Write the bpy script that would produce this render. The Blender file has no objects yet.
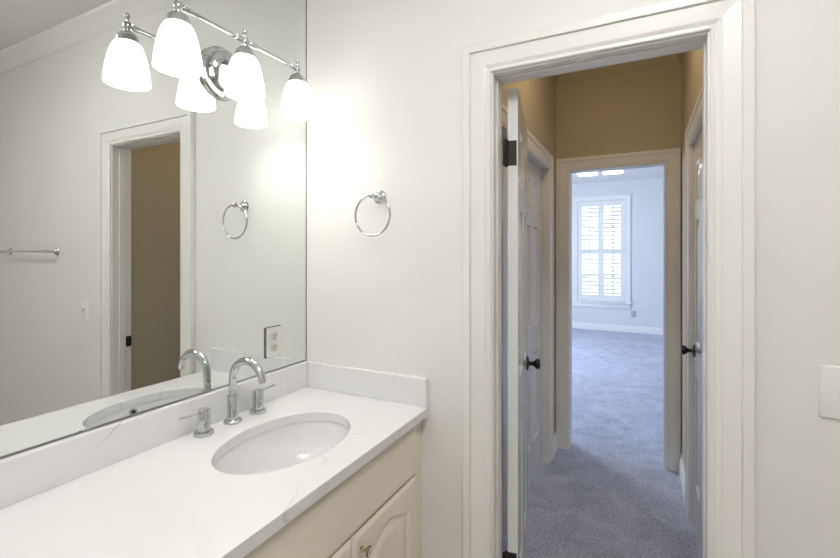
import bpy, bmesh, math, random
from mathutils import Vector, Matrix
PI = math.pi
scene = bpy.context.scene
COL = scene.collection
random.seed(4)

# ------------------------------------------------------------------ camera
cam_d = bpy.data.cameras.new('camera')
cam = bpy.data.objects.new('camera', cam_d)
COL.objects.link(cam)
cam.location = (1.2435, -1.41, 1.449)
cam.rotation_euler = (PI / 2, 0, math.radians(26.9))
cam_d.sensor_width = 36.0
cam_d.lens = 439.0 / 840.0 * 36.0
cam_d.shift_y = -27.0 / 840.0
cam_d.clip_start = 0.02
scene.camera = cam

# ------------------------------------------------------------------ world, exposure
scene.view_settings.view_transform = 'Standard'
scene.view_settings.look = 'None'
scene.view_settings.gamma = 1.0
scene.view_settings.use_curve_mapping = False
scene.view_settings.exposure = 0.66
world = bpy.data.worlds.new('world')
scene.world = world
world.use_nodes = True
bg = world.node_tree.nodes['Background']
bg.inputs['Color'].default_value = (0.86, 0.93, 1.0, 1)
bg.inputs['Strength'].default_value = 2.0

SHADE_E = 3.2
BULB_E = 24.0          # glow of the opal vanity shades
HALL_FILL_W = 18.0            # added hall ceiling lamp, unseen
BATH_FILL_W = 24.0           # added bathroom ceiling lamp, unseen
DAY_FILL_W = 74.0           # added lamp acting as daylight at the bedroom's side


def area_light(name, loc, rot, sx, sy, power, color):
    d = bpy.data.lights.new(name, 'AREA')
    d.shape = 'RECTANGLE'
    d.size, d.size_y = sx, sy
    d.energy = power
    d.color = color
    o = bpy.data.objects.new(name, d)
    COL.objects.link(o)
    o.location = loc
    o.rotation_euler = rot
    return o


# added area lamp that fills the bedroom like daylight, through an added side window
area_light('bedroom_daylight_fill', (-1.85, 4.6, 1.5), (0, -math.radians(72), 0), 1.7, 2.0, DAY_FILL_W, (0.66, 0.78, 1.0))


# ------------------------------------------------------------------ materials
def new_mat(name):
    m = bpy.data.materials.new(name)
    m.use_nodes = True
    nt = m.node_tree
    return m, nt, nt.nodes['Principled BSDF']


def paint(name, color, rough=0.6, bump=0.03, scale=180.0, vary=0.03, spec=0.4):
    m, nt, p = new_mat(name)
    tc = nt.nodes.new('ShaderNodeTexCoord')
    n = nt.nodes.new('ShaderNodeTexNoise')
    n.inputs['Scale'].default_value = scale
    n.inputs['Detail'].default_value = 3
    nt.links.new(tc.outputs['Object'], n.inputs['Vector'])
    n2 = nt.nodes.new('ShaderNodeTexNoise')
    n2.inputs['Scale'].default_value = 3.0
    nt.links.new(tc.outputs['Object'], n2.inputs['Vector'])
    mix = nt.nodes.new('ShaderNodeMix')
    mix.data_type = 'RGBA'
    nt.links.new(n2.outputs['Fac'], mix.inputs['Factor'])
    mix.inputs['A'].default_value = (*[c * (1 - vary) for c in color], 1)
    mix.inputs['B'].default_value = (*[min(1, c * (1 + vary)) for c in color], 1)
    nt.links.new(mix.outputs['Result'], p.inputs['Base Color'])
    p.inputs['Roughness'].default_value = rough
    p.inputs['Specular IOR Level'].default_value = spec
    b = nt.nodes.new('ShaderNodeBump')
    b.inputs['Strength'].default_value = bump
    b.inputs['Distance'].default_value = 0.002
    nt.links.new(n.outputs['Fac'], b.inputs['Height'])
    nt.links.new(b.outputs['Normal'], p.inputs['Normal'])
    return m


def metal(name, color, rough):
    m, nt, p = new_mat(name)
    tc = nt.nodes.new('ShaderNodeTexCoord')
    n = nt.nodes.new('ShaderNodeTexNoise')
    n.inputs['Scale'].default_value = 60.0
    nt.links.new(tc.outputs['Object'], n.inputs['Vector'])
    r = nt.nodes.new('ShaderNodeMapRange')
    r.inputs['To Min'].default_value = rough * 0.7
    r.inputs['To Max'].default_value = rough * 1.3
    nt.links.new(n.outputs['Fac'], r.inputs['Value'])
    nt.links.new(r.outputs['Result'], p.inputs['Roughness'])
    p.inputs['Base Color'].default_value = (*color, 1)
    p.inputs['Metallic'].default_value = 1.0
    return m


def glow(name, color, strength):
    m, nt, p = new_mat(name)
    p.inputs['Base Color'].default_value = (0.9, 0.9, 0.88, 1)
    p.inputs['Roughness'].default_value = 0.25
    p.inputs['Emission Color'].default_value = (*color, 1)
    p.inputs['Emission Strength'].default_value = strength
    return m


def carpet_mat():
    m, nt, p = new_mat('carpet_pile')
    tc = nt.nodes.new('ShaderNodeTexCoord')
    big = nt.nodes.new('ShaderNodeTexNoise')
    big.inputs['Scale'].default_value = 5.0
    big.inputs['Detail'].default_value = 5
    big.inputs['Distortion'].default_value = 1.2
    nt.links.new(tc.outputs['Object'], big.inputs['Vector'])
    fine = nt.nodes.new('ShaderNodeTexNoise')
    fine.inputs['Scale'].default_value = 75.0
    fine.inputs['Detail'].default_value = 4
    fine.inputs['Roughness'].default_value = 0.7
    nt.links.new(tc.outputs['Object'], fine.inputs['Vector'])
    add = nt.nodes.new('ShaderNodeMath')
    add.operation = 'ADD'
    damp = nt.nodes.new('ShaderNodeMapRange')
    damp.inputs['To Min'].default_value = 0.31
    damp.inputs['To Max'].default_value = 0.71
    nt.links.new(big.outputs['Fac'], damp.inputs['Value'])
    nt.links.new(damp.outputs['Result'], add.inputs[0])
    nt.links.new(fine.outputs['Fac'], add.inputs[1])
    ramp = nt.nodes.new('ShaderNodeValToRGB')
    ramp.color_ramp.elements[0].position = 0.70
    ramp.color_ramp.elements[0].color = (0.25, 0.285, 0.40, 1)
    ramp.color_ramp.elements[1].position = 1.25
    ramp.color_ramp.elements[1].color = (0.70, 0.73, 0.86, 1)
    half = nt.nodes.new('ShaderNodeMath')
    half.operation = 'MULTIPLY'
    half.inputs[1].default_value = 0.5
    ramp.color_ramp.elements[0].position = 0.41
    ramp.color_ramp.elements[1].position = 0.60
    nt.links.new(add.outputs[0], half.inputs[0])
    nt.links.new(half.outputs[0], ramp.inputs['Fac'])
    nt.links.new(ramp.outputs['Color'], p.inputs['Base Color'])
    p.inputs['Roughness'].default_value = 0.95
    p.inputs['Specular IOR Level'].default_value = 0.1
    p.inputs['Sheen Weight'].default_value = 0.25
    b = nt.nodes.new('ShaderNodeBump')
    b.inputs['Strength'].default_value = 0.9
    b.inputs['Distance'].default_value = 0.012
    nt.links.new(add.outputs[0], b.inputs['Height'])
    nt.links.new(b.outputs['Normal'], p.inputs['Normal'])
    return m


def quartz_mat():
    m, nt, p = new_mat('white_quartz_grey_veins')
    tc = nt.nodes.new('ShaderNodeTexCoord')
    mp = nt.nodes.new('ShaderNodeMapping')
    mp.inputs['Rotation'].default_value = (0.35, 0.5, 0.6)
    mp.inputs['Location'].default_value = (0.12, 0.31, 0.45)
    nt.links.new(tc.outputs['Object'], mp.inputs['Vector'])
    ns = nt.nodes.new('ShaderNodeTexNoise')
    ns.inputs['Scale'].default_value = 3.5
    ns.inputs['Detail'].default_value = 3
    nt.links.new(mp.outputs['Vector'], ns.inputs['Vector'])
    mx = nt.nodes.new('ShaderNodeMix')
    mx.data_type = 'RGBA'
    mx.blend_type = 'LINEAR_LIGHT'
    mx.inputs['Factor'].default_value = 0.11
    nt.links.new(mp.outputs['Vector'], mx.inputs['A'])
    nt.links.new(ns.outputs['Color'], mx.inputs['B'])
    v = nt.nodes.new('ShaderNodeTexVoronoi')
    v.feature = 'DISTANCE_TO_EDGE'
    v.inputs['Scale'].default_value = 2.0
    nt.links.new(mx.outputs['Result'], v.inputs['Vector'])
    r = nt.nodes.new('ShaderNodeMapRange')
    r.inputs['From Min'].default_value = 0.0
    r.inputs['From Max'].default_value = 0.010
    r.inputs['To Min'].default_value = 1.0
    r.inputs['To Max'].default_value = 0.0
    nt.links.new(v.outputs['Distance'], r.inputs['Value'])
    n2 = nt.nodes.new('ShaderNodeTexNoise')
    n2.inputs['Scale'].default_value = 3.2
    nt.links.new(mp.outputs['Vector'], n2.inputs['Vector'])
    r2 = nt.nodes.new('ShaderNodeMapRange')
    r2.inputs['From Min'].default_value = 0.52
    r2.inputs['From Max'].default_value = 0.66
    nt.links.new(n2.outputs['Fac'], r2.inputs['Value'])
    mul = nt.nodes.new('ShaderNodeMath')
    mul.operation = 'MULTIPLY'
    nt.links.new(r.outputs['Result'], mul.inputs[0])
    nt.links.new(r2.outputs['Result'], mul.inputs[1])
    c = nt.nodes.new('ShaderNodeMix')
    c.data_type = 'RGBA'
    c.inputs['A'].default_value = (0.79, 0.79, 0.795, 1)
    c.inputs['B'].default_value = (0.60, 0.60, 0.61, 1)
    nt.links.new(mul.outputs[0], c.inputs['Factor'])
    nt.links.new(c.outputs['Result'], p.inputs['Base Color'])
    p.inputs['Roughness'].default_value = 0.22
    return m


def tile_mat():
    m, nt, p = new_mat('floor_tile')
    tc = nt.nodes.new('ShaderNodeTexCoord')
    b = nt.nodes.new('ShaderNodeTexBrick')
    b.offset = 0.0
    b.inputs['Scale'].default_value = 1.0
    b.inputs['Brick Width'].default_value = 0.33
    b.inputs['Row Height'].default_value = 0.33
    b.inputs['Mortar Size'].default_value = 0.003
    b.inputs['Color1'].default_value = (0.62, 0.58, 0.52, 1)
    b.inputs['Color2'].default_value = (0.58, 0.54, 0.48, 1)
    b.inputs['Mortar'].default_value = (0.4, 0.38, 0.35, 1)
    nt.links.new(tc.outputs['Object'], b.inputs['Vector'])
    nt.links.new(b.outputs['Color'], p.inputs['Base Color'])
    p.inputs['Roughness'].default_value = 0.35
    return m


def grass_mat():
    m, nt, p = new_mat('lawn')
    n = nt.nodes.new('ShaderNodeTexNoise')
    n.inputs['Scale'].default_value = 4.0
    r = nt.nodes.new('ShaderNodeValToRGB')
    r.color_ramp.elements[0].color = (0.58, 0.60, 0.52, 1)
    r.color_ramp.elements[1].color = (0.68, 0.70, 0.62, 1)
    nt.links.new(n.outputs['Fac'], r.inputs['Fac'])
    nt.links.new(r.outputs['Color'], p.inputs['Base Color'])
    p.inputs['Roughness'].default_value = 0.9
    return m


def glass_mat(name, rough=0.0, ior=1.45, color=(1, 1, 1)):
    m, nt, p = new_mat(name)
    p.inputs['Base Color'].default_value = (*color, 1)
    p.inputs['Roughness'].default_value = rough
    p.inputs['IOR'].default_value = ior
    p.inputs['Transmission Weight'].default_value = 1.0
    return m


def pane_mat():
    m, nt, p = new_mat('window_pane_glass')
    nt.nodes.remove(p)
    out = nt.nodes['Material Output']
    t = nt.nodes.new('ShaderNodeBsdfTransparent')
    t.inputs['Color'].default_value = (0.93, 0.97, 0.95, 1)
    g = nt.nodes.new('ShaderNodeBsdfGlossy')
    g.inputs['Roughness'].default_value = 0.02
    mix = nt.nodes.new('ShaderNodeMixShader')
    f = nt.nodes.new('ShaderNodeFresnel')
    f.inputs['IOR'].default_value = 1.45
    nt.links.new(f.outputs[0], mix.inputs[0])
    nt.links.new(t.outputs[0], mix.inputs[1])
    nt.links.new(g.outputs[0], mix.inputs[2])
    nt.links.new(mix.outputs[0], out.inputs['Surface'])
    return m


M = {}
M['wall'] = paint('bathroom_wall_paint', (0.81, 0.805, 0.79), 0.55)
M['ceil'] = paint('ceiling_paint', (0.82, 0.815, 0.80), 0.8)
M['trim'] = paint('trim_semi_gloss', (0.83, 0.825, 0.805), 0.30, 0.0, 40)
M['hall'] = paint('hall_wall_tan_paint', (0.50, 0.435, 0.31), 0.6)
M['bed'] = paint('bedroom_wall_paint', (0.73, 0.74, 0.755), 0.7)
M['door'] = paint('door_semi_gloss', (0.78, 0.79, 0.80), 0.2, 0.0, 30)
M['carpet'] = carpet_mat()
M['quartz'] = quartz_mat()
M['cab'] = paint('cream_cabinet_paint', (0.86, 0.80, 0.68), 0.33, 0.03, 40)
M['gap'] = paint('dark_cabinet_gap', (0.10, 0.075, 0.05), 0.8)
M['porcelain'] = paint('sink_porcelain', (0.82, 0.82, 0.82), 0.08, 0.0, 10, 0.0)
M['plastic'] = paint('white_plastic', (0.84, 0.84, 0.84), 0.3, 0.0)
M['ivory'] = paint('ivory_plastic', (0.56, 0.54, 0.47), 0.35, 0.0)
M['plate_grey'] = paint('grey_plastic', (0.42, 0.43, 0.46), 0.4, 0.0)
M['slot'] = paint('dark_slot', (0.03, 0.03, 0.03), 0.6, 0.0)
M['black'] = paint('oil_rubbed_black', (0.012, 0.011, 0.011), 0.35, 0.05, 60)
M['chrome'] = metal('polished_chrome', (0.60, 0.61, 0.62), 0.06)
M['darkchan'] = metal('mirror_channel', (0.30, 0.31, 0.31), 0.3)
M['brass'] = metal('aged_brass', (0.42, 0.34, 0.20), 0.25)
M['mirror'] = metal('mirror_silver', (0.82, 0.84, 0.825), 0.001)
M['mirror_edge'] = paint('mirror_glass_edge', (0.10, 0.14, 0.12), 0.2, 0.0)
M['crystal'] = glass_mat('knob_crystal', 0.0, 1.5)
M['pane'] = pane_mat()
M['shade'] = glow('opal_shade_glass', (1.0, 0.97, 0.925), SHADE_E)
M['bulb'] = glow('bulb_glow', (1.0, 0.97, 0.92), BULB_E)
M['bath_fill'] = glow('added_bath_diffuser', (1.0, 0.975, 0.94), BATH_FILL_W)
M['hall_fill'] = glow('added_hall_diffuser', (1.0, 0.78, 0.52), HALL_FILL_W)
M['bedlamp'] = glow('bedroom_ceiling_diffuser', (1.0, 1.0, 1.0), 4.0)
M['tile'] = tile_mat()
M['grass'] = grass_mat()


# ------------------------------------------------------------------ mesh helpers
def tag(o, label=None, cat=None, group=None, kind=None):
    if label: o['label'] = label
    if cat: o['category'] = cat
    if group: o['group'] = group
    if kind: o['kind'] = kind
    return o


def thing(name, label, cat, loc=(0, 0, 0), rz=0.0, group=None, kind=None):
    o = bpy.data.objects.new(name, None)
    o.empty_display_size = 0.05
    COL.objects.link(o)
    o.location = loc
    o.rotation_euler = (0, 0, rz)
    return tag(o, label, cat, group, kind)


def obj(name, bm, mat, parent=None, smooth=True, angle=35, label=None):
    bmesh.ops.recalc_face_normals(bm, faces=bm.faces)
    me = bpy.data.meshes.new(name)
    bm.to_mesh(me)
    bm.free()
    me.materials.append(mat)
    if smooth:
        for p in me.polygons:
            p.use_smooth = True
        me.set_sharp_from_angle(angle=math.radians(angle))
    o = bpy.data.objects.new(name, me)
    COL.objects.link(o)
    if parent:
        o.parent = parent
    if label:
        o['label'] = label
    return o


def struct(name, bm, mat, label, cat, smooth=False):
    o = obj(name, bm, mat, None, smooth)
    return tag(o, label, cat, None, 'structure')


def NB():
    return bmesh.new()


def box(bm, x0, x1, y0, y1, z0, z1, bevel=0.0, segs=2):
    x0, x1 = min(x0, x1), max(x0, x1)
    y0, y1 = min(y0, y1), max(y0, y1)
    z0, z1 = min(z0, z1), max(z0, z1)
    vs = [bm.verts.new((x, y, z)) for x in (x0, x1) for y in (y0, y1) for z in (z0, z1)]
    idx = [(0, 1, 3, 2), (4, 6, 7, 5), (0, 4, 5, 1), (2, 3, 7, 6), (0, 2, 6, 4), (1, 5, 7, 3)]
    fs = [bm.faces.new([vs[i] for i in f]) for f in idx]
    if bevel > 0:
        es = list({e for f in fs for e in f.edges})
        bmesh.ops.bevel(bm, geom=es, offset=bevel, segments=segs, profile=0.5, affect='EDGES')
    return bm


def axis_matrix(axis):
    a = Vector(axis).normalized()
    return a.to_track_quat('Z', 'Y').to_matrix()


def lathe(bm, prof, center=(0, 0, 0), axis=(0, 0, 1), segs=32, sx=1.0, sy=1.0):
    """prof: list of (radius, height along axis); r == 0 closes."""
    R = axis_matrix(axis)
    c = Vector(center)
    rings = []
    for r, h in prof:
        if r <= 1e-7:
            rings.append([bm.verts.new(c + R @ Vector((0, 0, h)))])
        else:
            rings.append([bm.verts.new(c + R @ Vector((r * sx * math.cos(2 * PI * k / segs), r * sy * math.sin(2 * PI * k / segs), h))) for k in range(segs)])
    for a, b in zip(rings, rings[1:]):
        for k in range(segs):
            k2 = (k + 1) % segs
            if len(a) == 1 and len(b) == 1:
                continue
            if len(a) == 1:
                bm.faces.new((a[0], b[k], b[k2]))
            elif len(b) == 1:
                bm.faces.new((a[k], a[k2], b[0]))
            else:
                bm.faces.new((a[k], a[k2], b[k2], b[k]))
    return bm


def tube(bm, pts, rad, segs=16, closed=False, caps=True):
    pts = [Vector(p) for p in pts]
    n = len(pts)
    rads = rad if isinstance(rad, (list, tuple)) else [rad] * n
    rings = []
    prev = None
    for i, p in enumerate(pts):
        if closed:
            t = (pts[(i + 1) % n] - pts[i - 1]).normalized()
        else:
            t = (pts[min(i + 1, n - 1)] - pts[max(i - 1, 0)]).normalized()
        if prev is None:
            u = t.orthogonal().normalized()
        else:
            u = (prev - t * prev.dot(t)).normalized()
        prev = u
        w = t.cross(u)
        rings.append([bm.verts.new(p + rads[i] * (math.cos(2 * PI * k / segs) * u + math.sin(2 * PI * k / segs) * w)) for k in range(segs)])
    m = n if closed else n - 1
    for i in range(m):
        a, b = rings[i], rings[(i + 1) % n]
        off = 0
        if closed and i == n - 1:
            off = min(range(segs), key=lambda o: (a[0].co - b[o].co).length)
        for k in range(segs):
            bm.faces.new((a[k], a[(k + 1) % segs], b[(k + 1 + off) % segs], b[(k + off) % segs]))
    if caps and not closed:
        bm.faces.new(rings[0][::-1])
        bm.faces.new(rings[-1])
    return bm


def wall_x(bm, x0, x1, y0, y1, z0, z1, openings):
    """wall running along X with rectangular openings (xa, xb, za, zb)."""
    xs = x0
    for xa, xb, za, zb in sorted(openings):
        box(bm, xs, xa, y0, y1, z0, z1)
        if za > z0: box(bm, xa, xb, y0, y1, z0, za)
        if zb < z1: box(bm, xa, xb, y0, y1, zb, z1)
        xs = xb
    box(bm, xs, x1, y0, y1, z0, z1)
    return bm


def wall_y(bm, x0, x1, y0, y1, z0, z1, openings):
    ys = y0
    for ya, yb, za, zb in sorted(openings):
        box(bm, x0, x1, ys, ya, z0, z1)
        if za > z0: box(bm, x0, x1, ya, yb, z0, za)
        if zb < z1: box(bm, x0, x1, ya, yb, zb, z1)
        ys = yb
    box(bm, x0, x1, ys, y1, z0, z1)
    return bm


def frame_sweep(bm, fn, a0, a1, z1, prof, z0=0.0):
    """mitred door casing. fn(a, z, t) -> world point; prof: list of (s outward, t proud)."""
    cols = []
    for s, t in prof:
        cols.append([bm.verts.new(fn(a0 - s, z0, t)), bm.verts.new(fn(a0 - s, z1 + s, t)),
                     bm.verts.new(fn(a1 + s, z1 + s, t)), bm.verts.new(fn(a1 + s, z0, t))])
    for p, q in zip(cols, cols[1:]):
        for k in range(3):
            bm.faces.new((p[k], p[k + 1], q[k + 1], q[k]))
    bm.faces.new([c[0] for c in cols])
    bm.faces.new([c[3] for c in cols][::-1])
    return bm


CASING = [(0, 0), (0, 0.010), (0.003, 0.0125), (0.007, 0.0125), (0.009, 0.0095), (0.013, 0.0095), (0.020, 0.014), (0.024, 0.0155),
          (0.027, 0.0145), (0.066, 0.0175), (0.067, 0.0155), (0.069, 0.0155), (0.0695, 0.022), (0.0715, 0.024), (0.093, 0.024), (0.096, 0.021), (0.096, 0)]
CASING_SLIM = [(s, t * 0.7) for s, t in CASING]
CROWN = [(0, -0.095), (0.003, -0.095), (0.009, -0.086), (0.014, -0.080), (0.022, -0.060), (0.038, -0.036), (0.055, -0.022), (0.062, -0.016), (0.064, -0.006), (0.066, 0)]


def crown_run(bm, p0, p1, inward, z, prof=CROWN):
    """profile: (distance from the wall, height below ceiling)"""
    p0, p1, n = Vector((*p0, 0)), Vector((*p1, 0)), Vector((*inward, 0))
    ra = [bm.verts.new(p0 + n * d + Vector((0, 0, z + h))) for d, h in prof]
    rb = [bm.verts.new(p1 + n * d + Vector((0, 0, z + h))) for d, h in prof]
    for k in range(len(prof) - 1):
        bm.faces.new((ra[k], ra[k + 1], rb[k + 1], rb[k]))
    bm.faces.new(ra + [bm.verts.new(p0 + Vector((0, 0, z)))])
    bm.faces.new((rb + [bm.verts.new(p1 + Vector((0, 0, z)))])[::-1])
    return bm


BASEB = [(0, 0), (0.015, 0), (0.015, 0.085), (0.012, 0.092), (0.010, 0.105), (0.006, 0.115), (0.0, 0.118)]


def base_run(bm, p0, p1, inward):
    p0, p1, n = Vector((*p0, 0)), Vector((*p1, 0)), Vector((*inward, 0))
    ra = [bm.verts.new(p0 + n * d + Vector((0, 0, h))) for d, h in BASEB]
    rb = [bm.verts.new(p1 + n * d + Vector((0, 0, h))) for d, h in BASEB]
    for k in range(len(BASEB) - 1):
        bm.faces.new((ra[k], ra[k + 1], rb[k + 1], rb[k]))
    bm.faces.new(ra)
    bm.faces.new(rb[::-1])
    return bm


# ------------------------------------------------------------------ sizes
CEIL, BCEIL = 2.79, 2.75
RX = 3.10                       # right wall of bathroom
FY = -2.45                      # wall behind the camera
HL, HR = 0.668, 1.472           # hall walls
FARY = 1.955                    # end wall of the hall
BY0, BY1 = 2.075, 7.36          # bedroom
BX0, BX1 = -1.60, 3.20
J0, J1, JZ = 0.801, 1.400, 2.040   # bathroom door jamb faces
K0, K1 = 0.765, 1.372              # bedroom opening

# ------------------------------------------------------------------ structure
struct('floor_bathroom', box(NB(), -0.1, RX + 0.1, FY - 0.1, 0.055, -0.06, 0.0), M['tile'], 'square beige tile floor of the bathroom under the vanity', 'floor')
struct('floor_hall', box(NB(), BX0, BX1, 0.055, BY1, -0.06, 0.0), M['carpet'], 'blue grey carpet running through the hall into the bedroom', 'carpet floor')
struct('wall_left', box(NB(), -0.12, -0.006, FY, 0.0, 0, CEIL), M['wall'], 'white wall behind the vanity mirror', 'wall')
struct('wall_back', wall_x(NB(), -0.12, RX, 0.0, 0.05, 0, CEIL, [(J0 - 0.016, J1 + 0.016, -0.001, JZ + 0.016)]), M['wall'], 'white wall with the towel ring and the open doorway', 'wall')
struct('wall_right', box(NB(), RX, RX + 0.12, FY, 0.05, 0, CEIL), M['wall'], 'white wall facing the mirror, out of view to the side', 'wall')
struct('wall_front', box(NB(), -0.12, RX + 0.12, FY - 0.12, FY, 0, CEIL), M['wall'], 'white bathroom wall behind the viewer', 'wall')
struct('ceiling_bathroom', box(NB(), -0.12, RX + 0.12, FY - 0.12, 0.05, CEIL, CEIL + 0.1), M['ceil'], 'white bathroom ceiling seen in the mirror', 'ceiling')
bm = NB()
crown_run(bm, (0, 0), (RX, 0), (0, -1), CEIL)
struct('trim_1', bm, M['trim'], 'white crown moulding above the bathroom doorway wall', 'crown moulding', True)
bm = NB()
crown_run(bm, (RX, 0), (RX, FY), (-1, 0), CEIL)
struct('trim_2', bm, M['trim'], 'white crown moulding on the bathroom wall facing the mirror', 'crown moulding', True)

# hall
struct('wall_hall_near', wall_x(NB(), HL - 0.1, HR + 0.1, 0.05, 0.10, 0, CEIL, [(J0 - 0.016, J1 + 0.016, -0.001, JZ + 0.016)]), M['hall'], 'tan hall side of the bathroom doorway wall', 'wall')
LO = (0.46, 1.68, -0.001, 2.03)
RO = (0.69, 1.357, -0.001, 2.03)
struct('wall_hall_left', wall_y(NB(), HL - 0.11, HL, 0.10, FARY, 0, CEIL, [LO]), M['hall'], 'tan left wall of the hall around the closet doors', 'wall')
struct('wall_hall_right', wall_y(NB(), HR, HR + 0.11, 0.10, FARY, 0, CEIL, [RO]), M['hall'], 'tan right wall of the hall around the glossy white door', 'wall')
struct('wall_hall_end', wall_x(NB(), HL - 0.11, HR + 0.11, FARY, FARY + 0.06, 0, CEIL, [(K0 - 0.016, K1 + 0.016, -0.001, 2.056)]), M['hall'], 'tan hall end wall above the bedroom opening', 'wall')
struct('ceiling_hall', box(NB(), HL - 0.11, HR + 0.11, 0.05, FARY + 0.06, CEIL, CEIL + 0.1), M['hall'], 'tan ceiling over the narrow hall', 'ceiling')
bm = NB()
crown_run(bm, (HL, FARY), (HR, FARY), (0, -1), CEIL)
crown_run(bm, (HL, 0.10), (HL, FARY), (1, 0), CEIL)
crown_run(bm, (HR, 0.10), (HR, FARY), (-1, 0), CEIL)
struct('trim_3', bm, M['hall'], 'tan crown moulding round the top of the hall', 'crown moulding', True)

# bedroom
WX0, WX1, WZ0, WZ1 = 0.145, 0.960, 0.535, 2.400
struct('wall_bedroom_near', wall_x(NB(), BX0, BX1, FARY + 0.06, BY0, 0, BCEIL + 0.1, [(K0 - 0.016, K1 + 0.016, -0.001, 2.056)]), M['bed'], 'bedroom side of the hall end wall, out of view', 'wall')
struct('wall_bedroom_far', wall_x(NB(), BX0 - 0.15, BX1 + 0.15, BY1, BY1 + 0.16, -0.06, BCEIL + 0.1, [(WX0, WX1, WZ0, WZ1)]), M['bed'], 'pale bedroom wall with the shuttered window', 'wall')
struct('wall_bedroom_left', wall_y(NB(), BX0 - 0.15, BX0, FARY, BY1, -0.06, BCEIL + 0.1, [(3.6, 5.6, 0.6, 2.4)]), M['bed'], 'bedroom left wall with the added, unseen side window', 'wall')
struct('wall_bedroom_right', box(NB(), BX1, BX1 + 0.15, FARY, BY1, -0.06, BCEIL + 0.1), M['bed'], 'bedroom right wall, out of view', 'wall')
struct('ceiling_bedroom', box(NB(), BX0 - 0.15, BX1 + 0.15, FARY + 0.06, BY1 + 0.16, BCEIL, BCEIL + 0.1), M['ceil'], 'white bedroom ceiling', 'ceiling')
struct('ground', box(NB(), -15, 15, BY1 + 0.16, 40, -0.5, -0.4), M['grass'], 'green lawn outside the bedroom window', 'ground')

# casings and jambs -----------------------------------------------------------
def jamb_x(bm, x0, x1, z1, y0, y1, th=0.016, stop=None):
    box(bm, x0 - th, x0, y0, y1, 0, z1 + th)
    box(bm, x1, x1 + th, y0, y1, 0, z1 + th)
    box(bm, x0, x1, y0, y1, z1, z1 + th)
    if stop:
        a, b, t = stop
        box(bm, x0, x0 + t, a, b, 0, z1 - t, 0.002, 1)
        box(bm, x1 - t, x1, a, b, 0, z1 - t, 0.002, 1)
        box(bm, x0, x1, a, b, z1 - t, z1, 0.002, 1)
    return bm


bm = jamb_x(NB(), J0, J1, JZ, -0.001, 0.101, stop=(0.034, 0.070, 0.005))
frame_sweep(bm, lambda a, z, t: (a, -t, z), J0 - 0.005, J1 + 0.005, JZ + 0.005, CASING)
frame_sweep(bm, lambda a, z, t: (a, 0.10 + t, z), J0 - 0.005, HR - 0.001 - 0.0, JZ + 0.005, [(0, 0), (0, 0.010), (0.003, 0.012)] + [(s * 0.0 + 0.004, 0.012) for s in (1,)] + [(0.004, 0)])
t1 = struct('trim_4', bm, M['trim'], 'white moulded casing and jamb around the open bathroom doorway', 'door casing')
bm = NB()
box(bm, J1 - 0.0015, J1 + 0.0005, 0.072, 0.1005, 0.905, 0.965, 0.0006, 1)
box(bm, J1 - 0.0012, J1 + 0.003, 0.099, 0.104, 0.918, 0.952, 0.001, 1)
obj('strike_plate', bm, M['black'], t1, label='black metal strike plate')

bm = jamb_x(NB(), K0, K1, 2.040, FARY - 0.001, BY0 + 0.001, stop=(FARY + 0.045, FARY + 0.08, 0.003))
CAS_FAR = [(s * 0.94, t * 0.8) for s, t in CASING]
frame_sweep(bm, lambda a, z, t: (a, FARY - t, z), K0 - 0.004, K1 + 0.004, 2.044, CAS_FAR)
frame_sweep(bm, lambda a, z, t: (a, BY0 + t, z), K0 - 0.004, K1 + 0.004, 2.044, CAS_FAR)
struct('trim_5', bm, M['trim'], 'white casing around the bedroom opening at the end of the hall', 'door casing')


def jamb_y(bm, y0, y1, z1, x0, x1, stopx, th=0.012, t=0.012):
    box(bm, x0, x1, y0, y0 + th, 0, z1)
    box(bm, x0, x1, y1 - th, y1, 0, z1)
    box(bm, x0, x1, y0 + th, y1 - th, z1 - th, z1)
    a, b = stopx
    box(bm, a, b, y0 + th, y0 + th + t, 0, z1 - th)
    box(bm, a, b, y1 - th - t, y1 - th, 0, z1 - th)
    box(bm, a, b, y0 + th, y1 - th, z1 - th - t, z1 - th)
    return bm


bm = jamb_y(NB(), LO[0], LO[1], 2.03, HL - 0.11, HL + 0.001, (HL - 0.110, HL - 0.080))
frame_sweep(bm, lambda a, z, t: (HL + t, a, z), LO[0] + 0.008, LO[1] - 0.008, 2.022, CASING_SLIM)
struct('trim_6', bm, M['trim'], 'white casing around the closet doors on the left of the hall', 'door casing')
bm = jamb_y(NB(), RO[0], RO[1], 2.03, HR - 0.001, HR + 0.11, (HR + 0.049, HR + 0.08))
frame_sweep(bm, lambda a, z, t: (HR - t, a, z), RO[0] + 0.008, RO[1] - 0.008, 2.022, CASING_SLIM)
struct('trim_7', bm, M['trim'], 'white casing around the glossy door on the right of the hall', 'door casing')

# baseboards
bm = NB(); base_run(bm, (HL, LO[1] + 0.09), (HL, FARY), (1, 0)); base_run(bm, (HL, 0.10), (HL, LO[0] - 0.09), (1, 0))
struct('baseboard_hall_left', bm, M['trim'], 'white baseboard at the foot of the left hall wall', 'baseboard', True)
bm = NB(); base_run(bm, (HR, RO[1] + 0.09), (HR, FARY), (-1, 0)); base_run(bm, (HR, 0.13), (HR, RO[0] - 0.09), (-1, 0))
struct('baseboard_hall_right', bm, M['trim'], 'white baseboard at the foot of the right hall wall', 'baseboard', True)
bm = NB(); base_run(bm, (BX0, BY1), (BX1, BY1), (0, -1))
struct('baseboard_bedroom', bm, M['trim'], 'white baseboard under the bedroom window', 'baseboard', True)
bm = NB(); base_run(bm, (0.57, 0.0), (J0 - 0.102, 0.0), (0, -1)); base_run(bm, (J1 + 0.102, 0.0), (RX, 0.0), (0, -1))
struct('baseboard_bathroom', bm, M['trim'], 'white baseboard along the bathroom doorway wall', 'baseboard', True)


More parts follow.
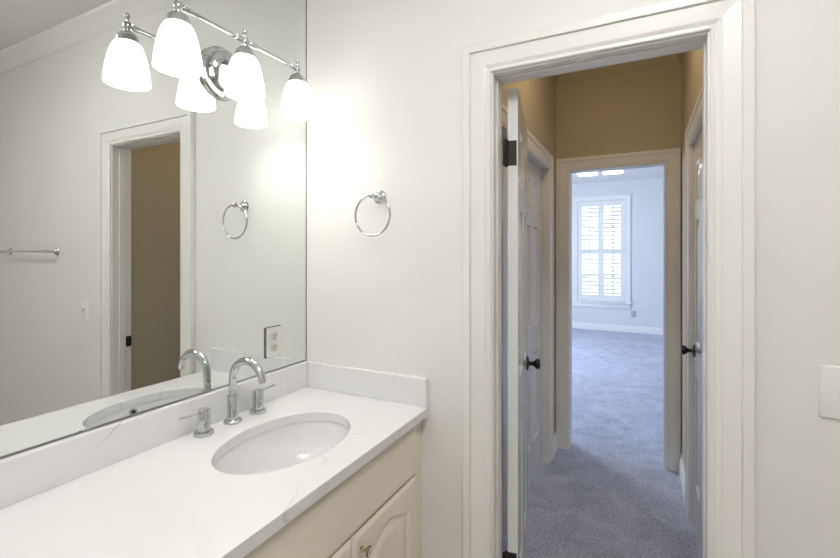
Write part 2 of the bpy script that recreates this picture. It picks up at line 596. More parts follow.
# panel doors -----------------------------------------------------------------
def panel_door_bm(w, h, t, stile=0.10, mid=0.09, rows=((0.23, 0.79), (0.97, 1.60), (1.70, 1.89))):
    """six raised panels on both faces; x 0..w, y 0..-t, z 0..h"""
    bm = NB()
    pw = (w - 2 * stile - mid) / 2
    xs = [0, stile, stile + pw, stile + pw + mid, w - stile, w]
    zs = [0] + [v for r in rows for v in r] + [h]
    for side in (0, 1):
        y0 = 0.0 if side == 0 else -t
        sg = -1 if side == 0 else 1        # inward direction
        for i in range(5):
            for j in range(len(zs) - 1):
                x0, x1, z0, z1 = xs[i], xs[i + 1], zs[j], zs[j + 1]
                if i in (1, 3) and j % 2 == 1:
                    rings = []
                    for ins, dep in ((0, 0), (0.004, 0.003), (0.014, 0.009), (0.022, 0.009), (0.050, 0.003)):
                        rings.append([bm.verts.new((x, y0 + sg * dep, z)) for x, z in
                                      ((x0 + ins, z0 + ins), (x1 - ins, z0 + ins), (x1 - ins, z1 - ins), (x0 + ins, z1 - ins))])
                    for a, b in zip(rings, rings[1:]):
                        for k in range(4):
                            bm.faces.new((a[k], a[(k + 1) % 4], b[(k + 1) % 4], b[k]))
                    bm.faces.new(rings[-1])
                else:
                    bm.faces.new([bm.verts.new(c) for c in ((x0, y0, z0), (x1, y0, z0), (x1, y0, z1), (x0, y0, z1))])
    for x in (0, w):
        bm.faces.new([bm.verts.new(c) for c in ((x, 0, 0), (x, -t, 0), (x, -t, h), (x, 0, h))])
    for z in (0, h):
        bm.faces.new([bm.verts.new(c) for c in ((0, 0, z), (w, 0, z), (w, -t, z), (0, -t, z))])
    bmesh.ops.remove_doubles(bm, verts=bm.verts, dist=1e-5)
    return bm


KNOB = [(0.0, 0.062), (0.012, 0.0615), (0.021, 0.058), (0.0245, 0.052), (0.024, 0.045), (0.018, 0.038), (0.011, 0.030), (0.0095, 0.022), (0.0105, 0.013)]


def door_knob(parent, x, y, z, dirn):
    bm = lathe(NB(), KNOB, (x, y, z), (0, dirn, 0), 28)
    k = obj('door_knob', bm, M['black'], parent, label='round black door knob')
    bm = lathe(NB(), [(0.0, 0.014), (0.012, 0.014), (0.022, 0.010), (0.031, 0.007), (0.032, 0.0), (0.0, 0.0)], (x, y, z), (0, dirn, 0), 28)
    obj('rosette', bm, M['black'], k)
    return k


def hinge(parent, z, t):
    bm = NB()
    tube(bm, [(-0.006, 0.004, z - 0.045), (-0.006, 0.004, z + 0.045)], 0.0065, 12)
    lathe(bm, [(0, 0.006), (0.005, 0.003), (0.0065, 0)], (-0.006, 0.004, z + 0.045), (0, 0, 1), 12)
    lathe(bm, [(0, 0.006), (0.005, 0.003), (0.0065, 0)], (-0.006, 0.004, z - 0.045), (0, 0, -1), 12)
    box(bm, -0.002, 0.0, -t + 0.004, 0.002, z - 0.044, z + 0.044)     # leaf let into the door's edge
    box(bm, -0.0175, -0.006, 0.0015, 0.004, z - 0.044, z + 0.044)      # leaf bent towards the jamb
    box(bm, -0.009, -0.005, 0.004, 0.0165, z - 0.044, z + 0.044)
    return obj('hinge', bm, M['black'], parent, label='black butt hinge')


d1 = panel_door_bm(0.606, 2.012, 0.035)
o = obj('door_1', d1, M['door'], None, True, 20)
o.location = (0.8185, 0.112, 0.012)
o.rotation_euler = (0, 0, math.radians(100))
tag(o, 'white six panel bathroom door swung open into the hall', 'door', None, 'structure')
for z in (1.785, 0.335):
    hinge(o, z, 0.035)
door_knob(o, 0.546, -0.035, 0.915, -1)

o = obj('door_2', panel_door_bm(0.637, 2.000, 0.035), M['door'], None, True, 20)
o.location = (HR + 0.049, RO[1] - 0.015, 0.012)
o.rotation_euler = (0, 0, -PI / 2)
tag(o, 'glossy white six panel door on the right side of the hall', 'door', None, 'structure')
door_knob(o, 0.055, -0.035, 0.920, -1)

lw = (LO[1] - LO[0] - 0.024 - 0.009) / 2
for n, yy, lab in ((3, LO[0] + 0.015, 'white panelled closet door in the hall hidden behind the open bathroom door'),
                   (4, LO[0] + 0.018 + lw, 'white panelled closet door in the hall nearest the bedroom opening')):
    o = obj('door_%d' % n, panel_door_bm(lw, 2.000, 0.035), M['door'], None, True, 20)
    o.location = (HL - 0.080, yy, 0.012)
    o.rotation_euler = (0, 0, PI / 2)
    tag(o, lab, 'door', None, 'structure')

# ------------------------------------------------------------------ bedroom window, shutters
bm = NB()
WO = 0.088
frame = [(0, 0), (0, 0.014), (0.010, 0.016), (0.060, 0.018), (0.064, 0.022), (WO, 0.022), (WO, 0)]
frame_sweep(bm, lambda a, z, t: (a, BY1 - t, z), WX0, WX1, WZ1, frame, WZ0)
box(bm, WX0 - 0.115, WX1 + 0.115, BY1 - 0.045, BY1 + 0.03, WZ0 - 0.028, WZ0, 0.004)
box(bm, WX0 - WO, WX1 + WO, BY1 - 0.018, BY1, WZ0 - 0.115, WZ0 - 0.028, 0.003)
w1 = struct('window_1', bm, M['trim'], 'tall white cased bedroom window with louvred shutters', 'window', True)
bm = NB()
yw0, yw1 = BY1 + 0.085, BY1 + 0.125
e = 0.03
box(bm, WX0, WX0 + e, yw0, yw1, WZ0, WZ1); box(bm, WX1 - e, WX1, yw0, yw1, WZ0, WZ1)
box(bm, WX0 + e, WX1 - e, yw0, yw1, WZ0, WZ0 + 0.05); box(bm, WX0 + e, WX1 - e, yw0, yw1, WZ1 - e, WZ1)
zm = (WZ0 + WZ1) / 2
box(bm, WX0 + e, WX1 - e, yw0 - 0.01, yw1, zm - 0.02, zm + 0.02)
for k in (1, 2, 3):
    x = WX0 + (WX1 - WX0) * k / 4
    box(bm, x - 0.009, x + 0.009, yw0 + 0.01, yw1 - 0.01, WZ0, WZ1)
for f in (0.25, 0.75):
    z = WZ0 + (WZ1 - WZ0) * f
    box(bm, WX0, WX1, yw0 + 0.01, yw1 - 0.01, z - 0.009, z + 0.009)
obj('window_sash', bm, M['trim'], w1, False)
obj('pane', box(NB(), WX0 + e, WX1 - e, yw0 + 0.018, yw0 + 0.022, WZ0 + 0.05, WZ1 - e), M['pane'], w1, False)
# side window added out of view, as an opening for the daylight lamp
bm = NB()
for (ya, yb, za, zb) in ((3.6, 3.66, 0.6, 2.4), (5.54, 5.6, 0.6, 2.4), (3.66, 5.54, 0.6, 0.66), (3.66, 5.54, 2.34, 2.4), (4.58, 4.62, 0.66, 2.34)):
    box(bm, BX0 - 0.11, BX0 - 0.06, ya, yb, za, zb)
struct('added_side_window', bm, M['trim'], 'added bedroom side window, out of view, for the added daylight lamp', 'window')


def shutter(x0, x1, z0, z1, label, sl=0.047, sr=0.047, rb=0.075, rt=0.06):
    y = BY1 + 0.012
    t = thing('shutter_panel', label, 'shutter', ((x0 + x1) / 2, y, z0), 0, 'plantation shutters on the bedroom window')
    hw, h = (x1 - x0) / 2, z1 - z0
    bm = NB()
    box(bm, -hw, -hw + sl, -0.014, 0.014, 0, h, 0.002, 1)
    box(bm, hw - sr, hw, -0.014, 0.014, 0, h, 0.002, 1)
    box(bm, -hw + sl, hw - sr, -0.014, 0.014, 0, rb, 0.002, 1)
    box(bm, -hw + sl, hw - sr, -0.014, 0.014, h - rt, h, 0.002, 1)
    obj('shutter_frame', bm, M['trim'], t, False)
    bm = NB()
    n = 11
    gap = (h - rb - rt) / n
    tl = math.radians(-22)
    for k in range(n):
        zc = rb + gap * (k + 0.5)
        ring = []
        for xx in (-hw + sl, hw - sr):
            r = []
            for q in range(10):
                a = 2 * PI * q / 10
                u, v = 0.030 * math.cos(a), 0.0045 * math.sin(a)
                r.append(bm.verts.new((xx, u * math.cos(tl) - v * math.sin(tl), zc + u * math.sin(tl) + v * math.cos(tl))))
            ring.append(r)
        for q in range(10):
            bm.faces.new((ring[0][q], ring[0][(q + 1) % 10], ring[1][(q + 1) % 10], ring[1][q]))
        bm.faces.new(ring[0]); bm.faces.new(ring[1][::-1])
    obj('louvres', bm, M['trim'], t)
    obj('tilt_rod', box(NB(), (sl - sr) / 2 - 0.006, (sl - sr) / 2 + 0.006, -0.038, -0.028, rb + 0.02, h - rt - 0.02), M['trim'], t, False)
    return t


wm = (WX0 + WX1) / 2
zt = 1.458
shutter(WX0 + 0.004, wm - 0.002, WZ0 + 0.004, zt - 0.003, 'white louvred shutter panel at the lower left of the bedroom window', sl=0.072, rb=0.115, rt=0.045)
shutter(wm + 0.002, WX1 - 0.004, WZ0 + 0.004, zt - 0.003, 'white louvred shutter panel at the lower right of the bedroom window', sr=0.072, rb=0.115, rt=0.045)
shutter(WX0 + 0.004, wm - 0.002, zt + 0.003, WZ1 - 0.004, 'white louvred shutter panel at the upper left of the bedroom window', sl=0.072, rb=0.045, rt=0.10)
shutter(wm + 0.002, WX1 - 0.004, zt + 0.003, WZ1 - 0.004, 'white louvred shutter panel at the upper right of the bedroom window', sr=0.072, rb=0.045, rt=0.10)


# ------------------------------------------------------------------ outlet, switch
def rrect(hw, hh, r, n=5):
    pts = []
    for cx, cy, a0 in ((hw - r, hh - r, 0), (-hw + r, hh - r, 90), (-hw + r, -hh + r, 180), (hw - r, -hh + r, 270)):
        for k in range(n + 1):
            a = math.radians(a0 + 90 * k / n)
            pts.append((cx + r * math.cos(a), cy + r * math.sin(a)))
    return pts


def plate(bm, hw, hh, r, t, lip=0.003):
    """rounded plate in local XZ, standing proud along -Y"""
    rings = []
    for ins, y in ((0, 0), (0, -t + lip), (lip * 0.3, -t + lip * 0.3), (lip, -t)):
        rings.append([bm.verts.new((x, y, z)) for x, z in rrect(hw - ins, hh - ins, max(r - ins, 0.0004))])
    for a, b in zip(rings, rings[1:]):
        n = len(a)
        for k in range(n):
            bm.faces.new((a[k], a[(k + 1) % n], b[(k + 1) % n], b[k]))
    bm.faces.new(rings[-1]); bm.faces.new(rings[0][::-1])
    return bm


def outlet(loc, rz, label, body='ivory', plate_mat='plastic', w=0.036):
    t = thing('wall_outlet', label, 'outlet', loc, rz)
    obj('cover_plate', plate(NB(), w, 0.057, 0.004, 0.006), M[plate_mat], t)
    if plate_mat == 'mirror_edge':
        obj('mirror_face', box(NB(), -w + 0.0025, w - 0.0025, -0.0066, -0.0055, -0.0545, 0.0545), M['mirror'], t, False, label='mirrored face of the plate')
    for zc in (0.0205, -0.0205):
        bm = NB()
        rings = []
        for y, k in ((-0.005, 1.0), (-0.0085, 1.0), (-0.009, 0.94)):
            rings.append([bm.verts.new((max(-0.0145, min(0.0145, 0.0172 * math.cos(2 * PI * q / 40))) * k, y, zc + 0.0172 * math.sin(2 * PI * q / 40) * k)) for q in range(40)])
        for a, b in zip(rings, rings[1:]):
            for q in range(40):
                bm.faces.new((a[q], a[(q + 1) % 40], b[(q + 1) % 40], b[q]))
        bm.faces.new(rings[-1])
        r = obj('receptacle', bm, M[body], t)
        bm = NB()
        box(bm, -0.0075, -0.0055, -0.0095, -0.0085, zc + 0.000, zc + 0.0085)
        box(bm, 0.0055, 0.0075, -0.0095, -0.0085, zc + 0.001, zc + 0.0075)
        lathe(bm, [(0, 0.0006), (0.0026, 0.0006), (0.0026, 0.0)], (0, -0.0089, zc - 0.0075), (0, -1, 0), 12)
        obj('slots', bm, M['slot'], r, False)
    obj('screw', lathe(NB(), [(0, 0.0015), (0.0022, 0.001), (0.003, 0)], (0, -0.0058, 0), (0, -1, 0), 14), M['chrome'], t)
    return t


outlet((0.0, -0.186, 1.112), PI / 2, 'duplex outlet with a mirrored cover plate on the vanity mirror near the corner', plate_mat='mirror_edge', w=0.039)
outlet((0.895 + 0.20, BY1, 0.335), 0, 'small grey outlet low on the bedroom wall beside the window', plate_mat='plate_grey')
t = thing('light_switch', 'white toggle switch plate on the wall right of the doorway', 'light switch', (1.671, 0.0, 1.108))
obj('cover_plate', plate(NB(), 0.040, 0.064, 0.006, 0.007, 0.004), M['plastic'], t)
bm = NB()
box(bm, -0.0055, 0.0055, -0.0085, -0.006, -0.0125, 0.0125, 0.0008, 1)
box(bm, -0.004, 0.004, -0.018, -0.008, 0.001, 0.010, 0.0015, 1)
obj('toggle', bm, M['plastic'], t)
for zc in (0.030, -0.030):
    obj('screw', lathe(NB(), [(0, 0.0012), (0.0022, 0.001), (0.003, 0)], (0, -0.0068, zc), (0, -1, 0), 12), M['plastic'], t)

# ------------------------------------------------------------------ mirror
MY0, MZ0, MZ1 = -1.22, 1.000, 2.70
t = thing('wall_mirror', 'large frameless vanity mirror standing on the quartz backsplash', 'mirror', (0, MY0 / 2, MZ0))
hy = -MY0 / 2
obj('glass', box(NB(), -0.005, 0.0, -hy + 0.002, hy - 0.0025, 0.004, MZ1 - MZ0), M['mirror'], t, False, label='silvered mirror glass')
bm = NB()
box(bm, -0.0055, 0.0015, hy - 0.0025, hy, 0.0, MZ1 - MZ0)
obj('polished_edge', bm, M['mirror_edge'], t, False, label='dark glass edge in the corner')
bm = NB()
box(bm, -0.0055, 0.0030, -hy, hy - 0.0005, -0.0005, 0.0045)
obj('bottom_channel', bm, M['darkchan'], t, False, label='dark metal channel under the mirror')

# ------------------------------------------------------------------ vanity top with oval cutout
CT, CB, CX, CY = 0.899, 0.869, 0.567, -1.22
SX, SY, SA, SBY = 0.308, -0.431, 0.158, 0.224     # sink centre, half axes


def cutout_slab():
    bm = NB()
    x0, x1, y0, y1 = 0.0, CX, -0.84, 0.0
    N = 96
    angs = sorted(set([2 * PI * k / N for k in range(N)] + [math.atan2(y - SY, x - SX) % (2 * PI) for x in (x0, x1) for y in (y0, y1)]))

    def rect_pt(a):
        c, s = math.cos(a), math.sin(a)
        k = min([(x1 - SX) / c if c > 1e-9 else 1e9, (x0 - SX) / c if c < -1e-9 else 1e9,
                 (y1 - SY) / s if s > 1e-9 else 1e9, (y0 - SY) / s if s < -1e-9 else 1e9])
        return SX + k * c, SY + k * s

    def ell(a, g=0.0):
        A, B = SA + g, SBY + g
        k = 1 / math.sqrt((math.cos(a) / A) ** 2 + (math.sin(a) / B) ** 2)
        return SX + k * math.cos(a), SY + k * math.sin(a)
    ti, tj, to, bi, bo = [], [], [], [], []
    for a in angs:
        ti.append(bm.verts.new((*ell(a, 0.0015), CT)))
        tj.append(bm.verts.new((*ell(a), CT - 0.0015)))
        to.append(bm.verts.new((*rect_pt(a), CT)))
        bi.append(bm.verts.new((*ell(a), CB)))
        bo.append(bm.verts.new((*rect_pt(a), CB)))
    n = len(angs)
    for k in range(n):
        q = (k + 1) % n
        bm.faces.new((ti[k], to[k], to[q], ti[q]))
        bm.faces.new((ti[q], tj[q], tj[k], ti[k]))
        bm.faces.new((tj[k], tj[q], bi[q], bi[k]))
        bm.faces.new((bi[k], bi[q], bo[q], bo[k]))
        ym = (to[k].co.y + to[q].co.y) / 2
        if ym > y0 + 1e-6:
            bm.faces.new((to[k], bo[k], bo[q], to[q]))
    # the plain run beyond the sink, left of the picture
    def quad(*c): bm.faces.new([bm.verts.new(p) for p in c])
    for ring, z in ((to, CT), (bo, CB)):
        seam = sorted([v.co.copy() for v in ring if abs(v.co.y - y0) < 1e-6], key=lambda c: c.x)
        quad((x0, CY, z), (x1, CY, z), *[tuple(c) for c in seam[::-1]])
    quad((x0, CY, CB), (x1, CY, CB), (x1, CY, CT), (x0, CY, CT))
    quad((x1, CY, CB), (x1, y0, CB), (x1, y0, CT), (x1, CY, CT))
    quad((x0, CY, CB), (x0, y0, CB), (x0, y0, CT), (x0, CY, CT))
    bmesh.ops.remove_doubles(bm, verts=bm.verts, dist=1e-5)
    return bm


top = thing('vanity_countertop', 'white quartz vanity top with fine grey veins and oval sink cutout', 'countertop', (0, 0, 0))
obj('top_slab', cutout_slab(), M['quartz'], top, True, 30)
obj('backsplash', box(NB(), -0.0055, 0.020, CY, -0.0005, CT + 0.0002, 0.999, 0.0012, 1), M['quartz'], top, True, 30, label='quartz backsplash strip under the mirror')
obj('side_splash', box(NB(), 0.0203, 0.561, -0.020, -0.0005, CT + 0.0002, 0.999, 0.0012, 1), M['quartz'], top, True, 30, label='quartz splash strip against the doorway wall')

# sink
bm = NB()
prof = [(1.10, 0.0), (1.012, 0.0), (1.0, -0.002), (0.985, -0.020), (0.95, -0.055), (0.88, -0.090), (0.76, -0.118), (0.58, -0.137), (0.36, -0.147), (0.16, -0.151), (0.13, -0.153), (0, -0.153)]
rings = []
segs = 64
for k, h in prof:
    A, B = SA * 1.015 * k, SBY * 1.012 * k
    if k > 1.05: A, B = SA + 0.022, SBY + 0.022
    if k == 0:
        rings.append([bm.verts.new((SX, SY, CB - 0.0005 + h))]); continue
    rings.append([bm.verts.new((SX + A * math.cos(2 * PI * q / segs), SY + B * math.sin(2 * PI * q / segs), CB - 0.0005 + h)) for q in range(segs)])
for a, b in zip(rings, rings[1:]):
    for q in range(segs):
        if len(b) == 1: bm.faces.new((a[q], a[(q + 1) % segs], b[0]))
        else: bm.faces.new((a[q], a[(q + 1) % segs], b[(q + 1) % segs], b[q]))
sink = thing('sink_basin', 'white oval undermount sink set in the vanity top', 'sink', (0, 0, 0))
o = obj('bowl', bm, M['porcelain'], sink, True, 60)
md = o.modifiers.new('thickness', 'SOLIDIFY'); md.thickness = 0.008; md.offset = -1
bm = lathe(NB(), [(0.0, 0.0035), (0.010, 0.003), (0.011, 0.001), (0.020, 0.002), (0.023, 0.0), (0.022, -0.002)], (SX, SY, CB - 0.152), (0, 0, 1), 28)
obj('drain', bm, M['chrome'], sink, label='chrome drain')
oc = (SX + SA * 0.985, SY + 0.004, CB - 0.020)
ax = (-1, 0, 0.28)
bm = lathe(NB(), [(0.0075, -0.001), (0.0075, 0.0025), (0.010, 0.0032), (0.013, 0.002), (0.0135, -0.003)], oc, ax, 24)
r = obj('overflow_ring', bm, M['chrome'], sink, label='chrome overflow ring')
obj('overflow_hole', lathe(NB(), [(0, 0.0008), (0.0076, 0.0008), (0.0076, -0.003)], oc, ax, 20), M['slot'], r, label='dark overflow hole')

# ------------------------------------------------------------------ faucet
FX, FYY = 0.062, -0.4185
fa = thing('faucet', 'chrome widespread faucet with high arc spout and two lever handles', 'faucet', (FX, FYY, CT + 0.0006))
obj('spout_base', lathe(NB(), [(0, 0.010), (0.024, 0.010), (0.027, 0.008), (0.028, 0.005), (0.028, 0.0), (0, 0)], (0, 0, 0), (0, 0, 1), 36), M['chrome'], fa)
obj('spout_body', lathe(NB(), [(0.0170, 0.009), (0.0170, 0.086), (0.0160, 0.088), (0.0120, 0.088)], (0, 0, 0), (0, 0, 1), 32), M['chrome'], fa)
R = 0.066
zc = 0.139
pts = [(0, 0, 0.085), (0, 0, 0.11)] + [(R - R * math.cos(a), 0, zc + R * math.sin(a)) for a in [math.radians(6 * k) for k in range(0, 29)]]
tip = Vector(pts[-1]); dr = (Vector(pts[-1]) - Vector(pts[-2])).normalized()
pts.append(tuple(tip + dr * 0.006))
bm = tube(NB(), pts, 0.0122, 20)
sp = obj('spout', bm, M['chrome'], fa)
obj('aerator', tube(NB(), [tip + dr * 0.004, tip + dr * 0.010], 0.0105, 20), M['chrome'], sp)
for sgn, dx, dy in ((-1, 0.003, -0.107), (1, 0.004, 0.1005)):
    h = obj('handle', lathe(NB(), [(0, 0.011), (0.025, 0.011), (0.028, 0.008), (0.0285, 0.004), (0.0285, 0.0), (0, 0)], (dx, dy, 0), (0, 0, 1), 36), M['chrome'], fa)
    bm = lathe(NB(), [(0.0178, 0.010), (0.0178, 0.074), (0.0165, 0.0765), (0.0, 0.0765)], (dx, dy, 0), (0, 0, 1), 32)
    obj('hub', bm, M['chrome'], h)
    bm = tube(NB(), [(dx, dy + sgn * 0.010, 0.070), (dx, dy + sgn * 0.045, 0.071), (dx, dy + sgn * 0.076, 0.072)], 0.0040, 14)
    lathe(bm, [(0.0040, 0), (0.0035, 0.0015), (0, 0.0022)], (dx, dy + sgn * 0.076, 0.072), (0, sgn, 0.02), 14)
    obj('lever', bm, M['chrome'], h)

# ------------------------------------------------------------------ vanity cabinet
VX = 0.535                        # face frame plane
cab = thing('vanity_cabinet', 'cream painted vanity cabinet under the white quartz top', 'cabinet', (0, 0, 0))
bm = NB()
box(bm, 0.0, VX - 0.02, CY + 0.012, CY + 0.030, 0.0, CB)                     # left end panel
box(bm, 0.0, VX - 0.02, -0.020, -0.002, 0.0, CB)                             # end panel at the wall
box(bm, 0.0, 0.008, CY + 0.03, -0.02, 0.09, CB - 0.2)
box(bm, 0.008, VX - 0.02, CY + 0.03, -0.02, 0.09, 0.108)
box(bm, 0.44, 0.455, CY + 0.03, -0.02, 0.0, 0.09)                            # toe kick
obj('carcass', bm, M['cab'], cab, False)
bm = NB()
f0, f1 = VX - 0.020, VX
ys = [CY + 0.012, CY + 0.05, -0.845, -0.805, -0.075, -0.002]
for a, b in ((0, 1), (2, 3), (4, 5)):
    box(bm, f0, f1, ys[a], ys[b], 0.09, CB)
for a, b in ((1, 2), (3, 4)):
    box(bm, f0, f1, ys[a], ys[b], 0.842, CB)
    box(bm, f0, f1, ys[a], ys[b], 0.664, 0.702)
    box(bm, f0, f1, ys[a], ys[b], 0.09, 0.125)
obj('face_frame', bm, M['cab'], cab, False)
DF = VX + 0.0015


def front(y0, y1, z0, z1, arch=None, th=0.0155):
    """overlay front facing +X; edges eased, optional arched raised panel"""
    bm = NB()
    ny, nz = max(8, int((y1 - y0) / 0.0045)), max(8, int((z1 - z0) / 0.0045))

    def sm(a, b, x):
        x = max(0.0, min(1.0, (x - a) / (b - a)))
        return x * x * (3 - 2 * x)

    def height(y, z):
        d = min(y - y0, y1 - y, z - z0, z1 - z)
        h = th - 0.007 * (1 - sm(0.0, 0.012, d))
        if arch:
            yc = (y0 + y1) / 2
            hw = (y1 - y0) / 2 - 0.056
            u = abs(y - yc) / hw
            zt_ = z1 - 0.092 + 0.036 * (0.5 + 0.5 * math.cos(PI * min(1, max(0, (u - 0.06) / 0.84))))
            q = min(hw - abs(y - yc), z - (z0 + 0.056), (zt_ - z) * 0.93)
            h -= 0.0065 * (sm(-0.004, 0.006, q) - sm(0.010, 0.045, q) * 0.92)
        return h
    g = []
    for i in range(ny + 1):
        col = []
        for j in range(nz + 1):
            y = y0 + (y1 - y0) * i / ny
            z = z0 + (z1 - z0) * j / nz
            col.append(bm.verts.new((DF + height(y, z), y, z)))
        g.append(col)
    for i in range(ny):
        for j in range(nz):
            bm.faces.new((g[i][j], g[i + 1][j], g[i + 1][j + 1], g[i][j + 1]))
    rim = [g[i][0] for i in range(ny + 1)] + [g[ny][j] for j in range(1, nz + 1)] + [g[i][nz] for i in range(ny - 1, -1, -1)] + [g[0][j] for j in range(nz - 1, 0, -1)]
    back = [bm.verts.new((DF, v.co.y, v.co.z)) for v in rim]
    n = len(rim)
    for k in range(n):
        bm.faces.new((rim[k], rim[(k + 1) % n], back[(k + 1) % n], back[k]))
    bm.faces.new(back)
    return bm


def knob(parent, y, z):
    x = DF + 0.0150
    bm = lathe(NB(), [(0.0, 0.0), (0.008, 0.0), (0.008, 0.002), (0.0045, 0.005), (0.004, 0.014), (0.007, 0.018), (0.008, 0.020), (0, 0.020)], (x, y, z), (1, 0, 0), 20)
    k = obj('knob', bm, M['brass'], parent, label='knob with clear cut glass head on a brass stem')
    bm = lathe(NB(), [(0.0, 0.0195), (0.009, 0.0195), (0.0155, 0.024), (0.0155, 0.028), (0.010, 0.034), (0.0, 0.035)], (x, y, z), (1, 0, 0), 10)
    obj('glass_head', bm, M['crystal'], k, False)
    return k


df = obj('drawer_front', front(-0.810, -0.070, 0.687, 0.8555), M['cab'], cab)
dr_ = obj('door', front(-0.4385, -0.070, 0.100, 0.682, True), M['cab'], cab)
knob(dr_, -0.405, 0.632)
dl_ = obj('door', front(-0.810, -0.4415, 0.100, 0.682, True), M['cab'], cab)
knob(dl_, -0.475, 0.632)
for z0, z1 in ((0.687, 0.8555), (0.400, 0.682), (0.100, 0.395)):
    o = obj('drawer_front', front(-1.180, -0.836, z0, z1), M['cab'], cab)
    knob(o, -1.008, (z0 + z1) / 2)

# ------------------------------------------------------------------ vanity light
VLY, VLX, VLZ = -0.412, 0.117, 2.119
vl = thing('vanity_light', 'chrome three light vanity fixture with glowing white bell shades on the mirror', 'light fixture', (0.0, VLY, 2.037))
dz = VLZ - 2.037
bm = lathe(NB(), [(0, 0.0), (0.083, 0.0), (0.085, 0.003), (0.085, 0.010), (0.080, 0.015), (0.068, 0.017), (0.066, 0.024), (0.066, 0.034), (0.060, 0.042), (0.040, 0.050), (0.018, 0.053), (0, 0.0535)], (0.0005, 0, 0), (1, 0, 0), 48)
obj('backplate', bm, M['chrome'], vl)
pts = [(0.05, 0, 0.0), (0.075, 0, 0.002), (0.097, 0, 0.010), (0.113, 0, 0.026), (0.121, 0, 0.048), (VLX, 0, dz)]
obj('arm', tube(NB(), pts, 0.0085, 16), M['chrome'], vl)
bm = tube(NB(), [(VLX, -0.234, dz), (VLX, 0.234, dz)], 0.0062, 18)
for s in (-1, 1):
    tube(bm, [(VLX, s * 0.013, dz), (VLX, s * 0.040, dz)], 0.0088, 18)
    tube(bm, [(VLX, s * 0.198, dz), (VLX, s * 0.218, dz)], 0.0085, 18)
obj('crossbar', bm, M['chrome'], vl)
OUT = [(0.0275, 0.0), (0.0330, -0.003), (0.0385, -0.011), (0.0450, -0.027), (0.0505, -0.048), (0.0550, -0.071), (0.0585, -0.096), (0.0605, -0.122)]
for y in (-0.231, -0.006, 0.231):
    c = (VLX, y, dz)
    bm = lathe(NB(), [(0, 0.012), (0.008, 0.011), (0.0115, 0.006), (0.0115, -0.008), (0.009, -0.013), (0.0095, -0.018), (0.016, -0.021), (0.0255, -0.029), (0.031, -0.041), (0.0325, -0.053), (0.0, -0.053)], c, (0, 0, 1), 28)
    h = obj('lamp_holder', bm, M['chrome'], vl)
    bm = lathe(NB(), [(0.005, 0.010), (0.0045, 0.020), (0.0075, 0.025), (0.008, 0.030), (0.006, 0.035), (0, 0.0365)], c, (0, 0, 1), 20)
    obj('finial', bm, M['chrome'], h)
    zt_ = dz - 0.050
    prof = [(r, zt_ + h_) for r, h_ in OUT] + [(0.0590, zt_ - 0.1235)] + [(r - 0.0035, zt_ + h_) for r, h_ in OUT[::-1]] + [(0.0275, zt_)]
    obj('lamp_shade', lathe(NB(), prof, (VLX, y, 0), (0, 0, 1), 40), M['shade'], vl, label='white opal glass bell shade, lit')
    bm = lathe(NB(), [(0.012, -0.005), (0.013, -0.030), (0.020, -0.050), (0.024, -0.070), (0.021, -0.088), (0.012, -0.096), (0, -0.099)], (VLX, y, zt_), (0, 0, 1), 20)
    obj('bulb', bm, M['bulb'], vl)

# ------------------------------------------------------------------ towel ring
tr = thing('towel_ring', 'chrome towel ring on the white wall between mirror and doorway', 'towel ring', (0.360, 0.0, 1.656))
bm = lathe(NB(), [(0, 0.0), (0.026, 0.0), (0.027, 0.003), (0.025, 0.007), (0.020, 0.009), (0.017, 0.013), (0.011, 0.018), (0.008, 0.026), (0.0075, 0.044), (0.010, 0.048), (0.0115, 0.054), (0.010, 0.061), (0.005, 0.064), (0, 0.0645)], (0, -0.0003, 0), (0, -1, 0), 32)
obj('mount', bm, M['chrome'], tr)
RR = 0.075
ring = [(RR * math.sin(2 * PI * k / 64), -0.054, -RR + 0.003 + RR * math.cos(2 * PI * k / 64)) for k in range(64)]
obj('ring', tube(NB(), ring, 0.0041, 12, closed=True), M['chrome'], tr)

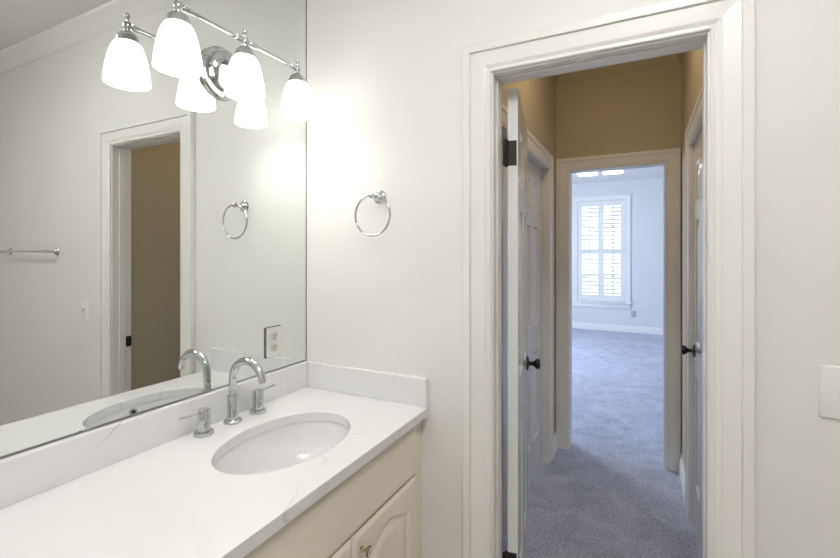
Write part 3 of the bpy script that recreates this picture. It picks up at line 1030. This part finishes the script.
# ------------------------------------------------------------------ towel bar (seen in the mirror)
tb = thing('towel_bar', 'chrome towel bar on the wall right of the switch, seen in the mirror', 'towel bar', (2.295, 0.0, 1.452))
for s in (-1, 1):
    bm = lathe(NB(), [(0, 0), (0.024, 0), (0.025, 0.003), (0.022, 0.008), (0.014, 0.014), (0.009, 0.024), (0.008, 0.045), (0.011, 0.052), (0.012, 0.060), (0.010, 0.068), (0, 0.071)], (s * 0.305, -0.0003, 0), (0, -1, 0), 24)
    obj('post', bm, M['chrome'], tb)
obj('bar', tube(NB(), [(-0.305, -0.060, 0), (0.305, -0.060, 0)], 0.007, 16), M['chrome'], tb)


# ------------------------------------------------------------------ ceiling lamps (bathroom and hall ones added, unseen)
def added_flush_lamp(loc, r, mat, label):
    t = thing('added_ceiling_light', label, 'ceiling light', loc)
    obj('pan', lathe(NB(), [(0, 0), (r, 0), (r, -0.018), (r * 0.96, -0.022), (r * 0.9, -0.022), (0, -0.022)], (0, 0, 0), (0, 0, 1), 40), M['plastic'], t)
    obj('diffuser', lathe(NB(), [(r * 0.9, -0.022), (r * 0.86, -0.045), (r * 0.6, -0.068), (r * 0.3, -0.078), (0, -0.081)], (0, 0, 0), (0, 0, 1), 40), mat, t, label='glowing diffuser of the added hall lamp')
    return t


t = thing('added_ceiling_light', 'added round semi flush ceiling light, out of view, brightening the bathroom', 'ceiling light', (1.30, -1.25, CEIL))  # lamp added out of view to brighten the bathroom
bm = lathe(NB(), [(0, 0), (0.07, 0), (0.07, -0.012), (0.055, -0.024), (0.010, -0.028), (0.010, -0.135), (0.0, -0.135)], (0, 0, 0), (0, 0, 1), 32)
obj('canopy', bm, M['chrome'], t)
obj('diffuser', lathe(NB(), [(0, -0.130), (0.12, -0.132), (0.19, -0.145), (0.20, -0.160), (0.19, -0.180), (0.15, -0.205), (0.08, -0.222), (0, -0.228)], (0, 0, 0), (0, 0, 1), 48), M['bath_fill'], t, label='glowing diffuser of the added hall lamp')
added_flush_lamp((1.07, 0.85, CEIL), 0.13, M['hall_fill'], 'added round flush ceiling light brightening the hall, hidden above the door head')  # unseen lamp added to light the hall warmly
t = thing('twin_ceiling_light', 'white ceiling fixture with two lit square glasses in the bedroom', 'ceiling light', (0.645, 6.0, BCEIL))
obj('canopy', box(NB(), -0.33, 0.33, -0.06, 0.06, -0.03, 0, 0.004), M['plastic'], t)
for s in (-1, 1):
    obj('diffuser', box(NB(), s * 0.185 - 0.14, s * 0.185 + 0.14, -0.14, 0.14, -0.075, -0.0305, 0.010, 3), M['bedlamp'], t)
